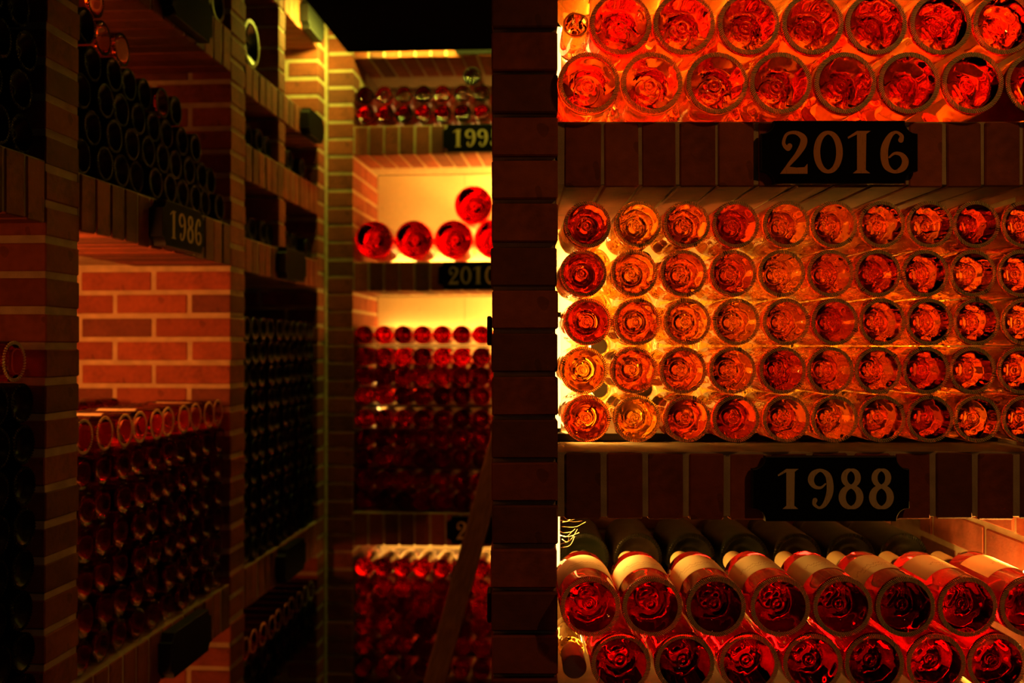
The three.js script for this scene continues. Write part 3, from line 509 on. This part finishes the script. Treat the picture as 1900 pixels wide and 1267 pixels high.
// ------------------------------------------------------------------ bottles of the left wall
{
  const put = (kind, glass, s, h, d, options) => lay(bottle(kind, glass, { fine: 0.4, ...options }), L, s, up(h), d + spread(0.006));
  const dark = () => darkGlass[Math.floor(rnd() * 3)];
  // sloping pile over the plaque 1986
  const pile = [10, 9, 8, 6, 3, 1];
  for (let r = 0; r < 6; r++) for (let i = 0; i < pile[r]; i++) put('wine', (r === 5 && i === 0) || (r === 4 && i > 0) || (r === 3 && i === 4) ? W.amber[2] : dark(), -1.985 + i * 0.0885 + (r % 2 ? 0.044 : 0), 0.377 + 0.041 + r * 0.0715, -0.015, { knurls: 40, knurlMaterial: darkKnurl, name: 'dark_bottle', group: 'dark bottles piled above the 1986 plaque', text: `dark bottle piled above the 1986 plaque, ${ORD[r + 1]} layer up, ${ORD[10 - i]} from the far pillar` });
  for (let i = 0; i < 4; i++) put('magnum', dark(), -1.19 - i * 0.115, 0.97 + 0.0535, -0.01, { knurls: 60, knurlMaterial: knurlGlass, name: 'dark_magnum', group: 'dark magnums on the upper ledge', text: `dark magnum on the ledge above the sloping pile, ${ORD[i + 1]} from the far pillar` });
  // nearest bay
  for (let r = 0; r < 5; r++) for (let i = 0; i < 4; i++) put('wine', dark(), -2.215 - i * 0.088 - (r % 2 ? 0.02 : 0), 0.377 + 0.041 + r * 0.081, -0.015, { knurls: 40, knurlMaterial: darkKnurl, name: 'dark_bottle', group: 'dark bottles in the nearest upper niche', text: `dark bottle above the nearest bay's beam, ${ORD[r + 1]} row up, ${ORD[i + 1]} from its pillar` });
  for (let r = 0; r < 8; r++) for (let i = 0; i < 4; i++) put('wine', dark(), -2.215 - i * 0.088, -0.716 + 0.041 + r * 0.081, -0.015, { knurls: 40, knurlMaterial: darkKnurl, name: 'dark_bottle', group: 'dark bottles in the nearest lower niche', text: `dark bottle below the nearest bay's beam, ${ORD[r + 1]} row up, ${ORD[i + 1]} from its pillar` });
  put('wine', W.rose[1], -2.258, -0.026, -0.015, { fine: 0.7, knurls: 40, name: 'red_bottle', text: 'single glowing red bottle on top of the dark stack in the nearest bay' });
  // lit red niche under the plaque 1986
  for (let r = 0; r < 7; r++) for (let i = 0; i < 10; i++) {
    const top = r === 6;
    put('wine', W.red[top ? 0 : 2], -1.982 + i * 0.0885, -0.716 + 0.0405 + r * 0.0802, -0.012, { knurls: top ? 40 : 0, label: top ? [0.05, 0.15, 1.3, 0] : null, capsule: top ? M.darkFoil : null, band: top, name: 'red_bottle', group: 'red bottles below the 1986 plaque', text: `red bottle below the 1986 plaque, ${ORD[r + 1]} row up, ${ORD[10 - i]} from the far pillar` });
    if (r === 6) put('wine', W.red[0], -1.982 + i * 0.0885, -0.716 + 0.0405 + r * 0.0802 + 0.004, -0.335, { name: 'red_bottle', group: 'back rank of red bottles below the 1986 plaque', text: `red bottle in the back rank below the 1986 plaque, ${ORD[10 - i]} from the far pillar` });
  }
  // tall rack beside the corner
  for (let r = 0; r < 10; r++) for (let i = 0; i < 10; i++) put('wine', dark(), -0.947 + i * 0.0862, -0.70 + 0.0405 + r * 0.0802, -0.012, { name: 'dark_bottle', group: 'dark bottles in the tall rack by the corner', text: `dark bottle in the tall corner rack, ${ORD[r + 1]} row up, ${ORD[10 - i]} from corner pillar` });
  // small compartments
  const small = [[0.353, [-0.945, -0.855, -0.765, -0.68], 'lower left-hand compartment'], [0.353, [-0.50, -0.40, -0.22], 'lower compartment beside the corner pillar'], [0.654, [-0.90, -0.81, -0.70], 'middle left-hand compartment'], [0.654, [-0.46, -0.30], 'middle compartment beside the corner pillar']];
  const where = ['lower compartment beside the brick pillar', 'lower compartment beside the corner pillar', 'middle compartment beside the brick pillar', 'middle compartment beside the corner pillar'];
  small.forEach(([h, list], c) => list.forEach((s, i) => put('wine', dark(), s, h + 0.0405, -0.02, { knurls: 40, knurlMaterial: darkKnurl, name: 'dark_bottle', group: 'dark bottles in the small compartments', text: `dark bottle in the ${where[c]}, ${ORD[i + 1]} of ${['zero', 'one', 'two', 'three', 'four'][list.length]} along` })));
  put('large', dark(), -0.90, 0.914 + 0.081, -0.01, { fine: 0.7, knurls: 60, knurlMaterial: knurlGlass, name: 'oversize_bottle', text: 'oversize dark bottle with a bright knurled rim in the top compartment' });
  put('wine', W.red[1], -0.46, 0.914 + 0.0405, -0.06, { knurls: 40, name: 'red_bottle', text: 'small red bottle in the top compartment beside the corner' });
  // niche under the tall rack
  for (let r = 0; r < 3; r++) for (let i = 0; i < 10; i++) put('wine', r === 2 ? W.red[2] : dark(), -0.947 + i * 0.0862, -1.45 + 0.32 + r * 0.0802, -0.012, { knurls: r === 2 ? 40 : 0, name: 'dark_bottle', group: 'dark bottles in the lowest niche by the corner', text: `dark bottle in the lowest corner niche, ${ORD[r + 1]} row up, ${ORD[10 - i]} from corner pillar` });
  { const o = new THREE.Mesh(block(0.85, 0.02, 0.5, 0.001), M.board); o.name = numbered('shelf_board'); o.userData = { label: 'dark board carrying the bottles in the lowest niche by the corner', category: 'board' }; L.place(o, -0.558, up(-1.45 + 0.32 - 0.0405 - 0.0115), -0.30); scene.add(o); }
}

// ------------------------------------------------------------------ ladder and small fittings
{
  const o = thing('ladder', 'wooden ladder leaning behind the near brick pillar', 'ladder'), rail = block(0.066, 2.3, 0.028, 0.003);
  const tilt = 0.268; // leans to the side, seen edge-on
  for (const z of [-3.05, -3.45]) { const r = part('rail', rail, M.ladder, o); r.position.set(0, 1.11, z); }
  for (let i = 0; i < 7; i++) { const g = part('rung', block(0.03, 0.022, 0.40, 0.003), M.ladder, o); g.position.set(0, 0.2 + i * 0.3, -3.25); }
  o.children.forEach((c) => { const y = c.position.y; c.position.x = Math.sin(tilt) * y; c.position.y = Math.cos(tilt) * y + 0.02; c.rotation.z = -tilt; });
  o.position.x = -0.375;
  for (const [h, text] of [[0.017, 'small black box on the hidden side of the pillar, upper'], [-0.455, 'small black box on the hidden side of the pillar, lower']]) { const b = new THREE.Mesh(block(0.008, 0.05, 0.05, 0.002), M.black); b.name = numbered('junction_box'); b.userData = { label: text, category: 'box' }; b.position.set(-0.0385, up(h) + 0.012, -1.72); scene.add(b); }
}

// ------------------------------------------------------------------ lamps
const right = 0.902;
rope(R, [0.0865, up(0.445), -0.20], [0.0865, up(0.60), -0.20], [1, 0, -0.3], LEVEL.rightTop * 2, 'short upright rope light behind the pillar above the 2016 ledge');
rope(R, [right - 0.012, up(0.40), -0.69], [right - 0.012, up(0.90), -0.69], [-1, 0, -0.2], LEVEL.rightTop, 'upright rope light on the far side of the niche above plaque 2016');
rope(R, [0.0925, up(0.40), -0.69], [0.0925, up(0.90), -0.69], [1, 0, -0.2], LEVEL.rightTop, 'upright rope light at the back of the niche above plaque 2016');
rope(R, [0.0865, up(-0.152), -0.215], [0.0865, up(0.058), -0.215], [1, 0, -0.1], LEVEL.rightMid * 1.0, 'upright rope light beside the amber bottles behind the pillar');
rope(R, [0.0925, up(-0.14), -0.65], [0.0925, up(0.24), -0.65], [1, 0, -0.1], LEVEL.rightMid * 0.30, 'upright rope light at the back of the amber bottle niche');
rope(R, [right - 0.012, up(-0.13), -0.65], [right - 0.012, up(0.24), -0.65], [-1, 0, -0.1], LEVEL.rightMid * 0.32, 'upright rope light on the far side of the amber bottle niche');
rope(R, [0.0835, up(-0.41), -0.15], [0.0835, up(-0.29), -0.15], [1, 0, -0.2], LEVEL.rightLow, 'short upright rope light behind the pillar under the 1988 ledge', { wide: 0.008 });
rope(R, [0.12, up(-0.567), -0.335], [0.88, up(-0.567), -0.335], [0, 1, 0.6], LEVEL.rightLow * 0.075, 'rope light lying on the ledge behind the lower crimson bottles');
rope(R, [right - 0.01, up(-0.46), -0.055], [right - 0.01, up(-0.36), -0.055], [-1, 0, -0.3], LEVEL.rightLow * 3, 'upright rope light on the far side of the crimson bottle niche');
rope(B, [0.16, up(0.937), -0.40], [0.98, up(0.937), -0.40], [0, 0.4, -1], LEVEL.back1, 'rope light lying behind the bottles above plaque 1995');
rope(B, [1.008, up(0.38), -0.13], [1.008, up(0.78), -0.13], [-0.5, 0, -1], LEVEL.back2, 'upright rope light at the far end of the oversize bottle niche');
rope(B, [0.16, up(0.366), -0.45], [0.98, up(0.366), -0.45], [0, 0.8, -1], LEVEL.back2 * 0.1, 'rope light lying behind the oversize bottles');
rope(B, [0.124, up(-0.34), -0.468], [0.124, up(-0.18), -0.468], [1, 0, 0], LEVEL.back3 * 0.06, 'upright rope light behind the red stack by the corner pillar');
rope(B, [1.008, up(-0.50), -0.468], [1.008, up(-0.10), -0.468], [-1, 0, 0], LEVEL.back3 * 0.1, 'upright rope light behind the far end of the tall red stack');
rope(B, [1.008, up(0.05), -0.13], [1.008, up(0.22), -0.13], [-0.5, 0, -1], LEVEL.back3 * 2.2, 'upright rope light above the far end of the tall red stack');
rope(B, [0.14, up(0.05), -0.455], [0.98, up(0.05), -0.455], [0, 0.9, -1], LEVEL.back3 * 0.10, 'rope light lying behind the top row under plaque 2010');
rope(B, [1.008, up(-0.91), -0.13], [1.008, up(-0.84), -0.13], [-0.5, 0, -1], LEVEL.back4 * 3, 'short rope light at the far end of the lowest far niche');
rope(B, [0.124, up(-1.40), -0.468], [0.124, up(-0.93), -0.468], [1, 0, 0], LEVEL.back4 * 0.02, 'upright rope light behind the lowest red stack by the corner pillar');
rope(B, [0.14, up(-0.90), -0.455], [0.98, up(-0.90), -0.455], [0, 0.9, -1], LEVEL.back4 * 0.15, 'rope light lying behind the top row of the lowest far niche');
rope(L, [-2.020, up(-0.11), -0.56], [-2.020, up(0.19), -0.56], [1, 0, 0.3], LEVEL.left * 2.8, 'upright rope light at the back of the niche under plaque 1986');
rope(L, [-2.024, up(0.03), -0.03], [-2.024, up(0.185), -0.03], [1, 0, -0.8], LEVEL.left * 0.5, 'short rope light on the pillar edge of the niche under plaque 1986');
rope(L, [-2.022, up(0.50), -0.36], [-2.022, up(0.78), -0.36], [1, 0, 0.2], LEVEL.left * 0.6, 'dim upright rope light behind the sloping pile of dark bottles');
rope(L, [-2.022, up(-1.40), -0.34], [-2.022, up(-0.90), -0.34], [1, 0, 0.2], LEVEL.leftLow, 'upright rope light in the lowest niche of the long wall');
rope(L, [-0.98, up(-0.915), -0.25], [-0.98, up(-0.845), -0.25], [1, 0, 0.2], LEVEL.leftLow * 3, 'short rope light in the lowest niche by the corner');
rope(L, [-3.085, up(-0.05), -0.3], [-3.085, up(0.22), -0.3], [1, 0, 0.1], LEVEL.left * 0.6, 'upright rope light in the nearest bay below the beam');
const cove = { cover: M.coveCover, color: COVE, wide: 0.02, name: 'cove_light' };
rope(L, [-0.52, up(1.2395), 0.125], [-0.13, up(1.2395), 0.125], [0, -0.5, -1], LEVEL.cove * 1.35, 'cove light tube lying on the dropped ceiling along the long wall', cove);
rope(B, [0.16, up(1.2395), 0.109], [2.6, up(1.2395), 0.109], [0, -0.5, -1], LEVEL.cove * 0.55, 'cove light tube lying on the dropped ceiling along the far wall', cove);
{
  // a small spotlight under the dropped ceiling, out of view, that picks out the plaques and the rims of the bottles
  const o = thing('ceiling_spotlight', 'small black spotlight under the dropped ceiling aimed at the year plaques', 'lamp'); o.position.set(1.05, up(1.2), -0.35);
  part('stem', new THREE.CylinderGeometry(0.008, 0.008, 0.06, 12), M.black, o).position.y = -0.03;
  const aim = new THREE.Vector3(0.45, up(-0.02), -1.66).sub(new THREE.Vector3(1.05, up(1.12), -0.35)).normalize();
  const can = part('spot_can', new THREE.CylinderGeometry(0.035, 0.028, 0.09, 24, 1, true), M.black, o); can.position.y = -0.08; can.quaternion.setFromUnitVectors(new THREE.Vector3(0, 1, 0), aim);
  const lens = part('glowing_lens', new THREE.CylinderGeometry(0.026, 0.026, 0.006, 24), M.coveCover, o); lens.position.set(0, -0.08, 0).addScaledVector(aim, 0.03); lens.quaternion.copy(can.quaternion);
  const l = new THREE.SpotLight(lin(1, 0.36, 0.06), LEVEL.spot, 0, 0.62, 0.7); l.position.set(0, -0.08, 0).addScaledVector(aim, 0.05); l.shadow.radius = 1.2; o.add(l); l.target.position.copy(l.position).add(aim); o.add(l.target);
}
{
  // a small plain lamp on the wall behind the viewer: the white glints on the bottle bases
  const o = thing('wall_lamp', 'small white lamp on the plain wall behind the viewer', 'lamp'); o.position.set(1.2, 1.0, 1.44);
  part('back_plate', block(0.12, 0.12, 0.02, 0.004), M.metal, o).position.z = 0.03;
  part('bulb', new THREE.SphereGeometry(0.035, 20, 14), std(lin(0.8, 0.8, 0.8), 0.4, { emissive: lin(1, 0.95, 0.85), emissiveIntensity: 6 }), o).position.z = -0.03;
  const p = new THREE.PointLight(lin(1, 0.9, 0.75), LEVEL.bulb); p.position.z = -0.03; p.shadow.radius = 1.5; o.add(p);
}
scene.traverse((o) => { if (o.isMesh) { o.castShadow = true; o.receiveShadow = true; } if (o.isLight && o.shadow) o.castShadow = true; });
scene.add(camera);
renderer.render(scene, camera);
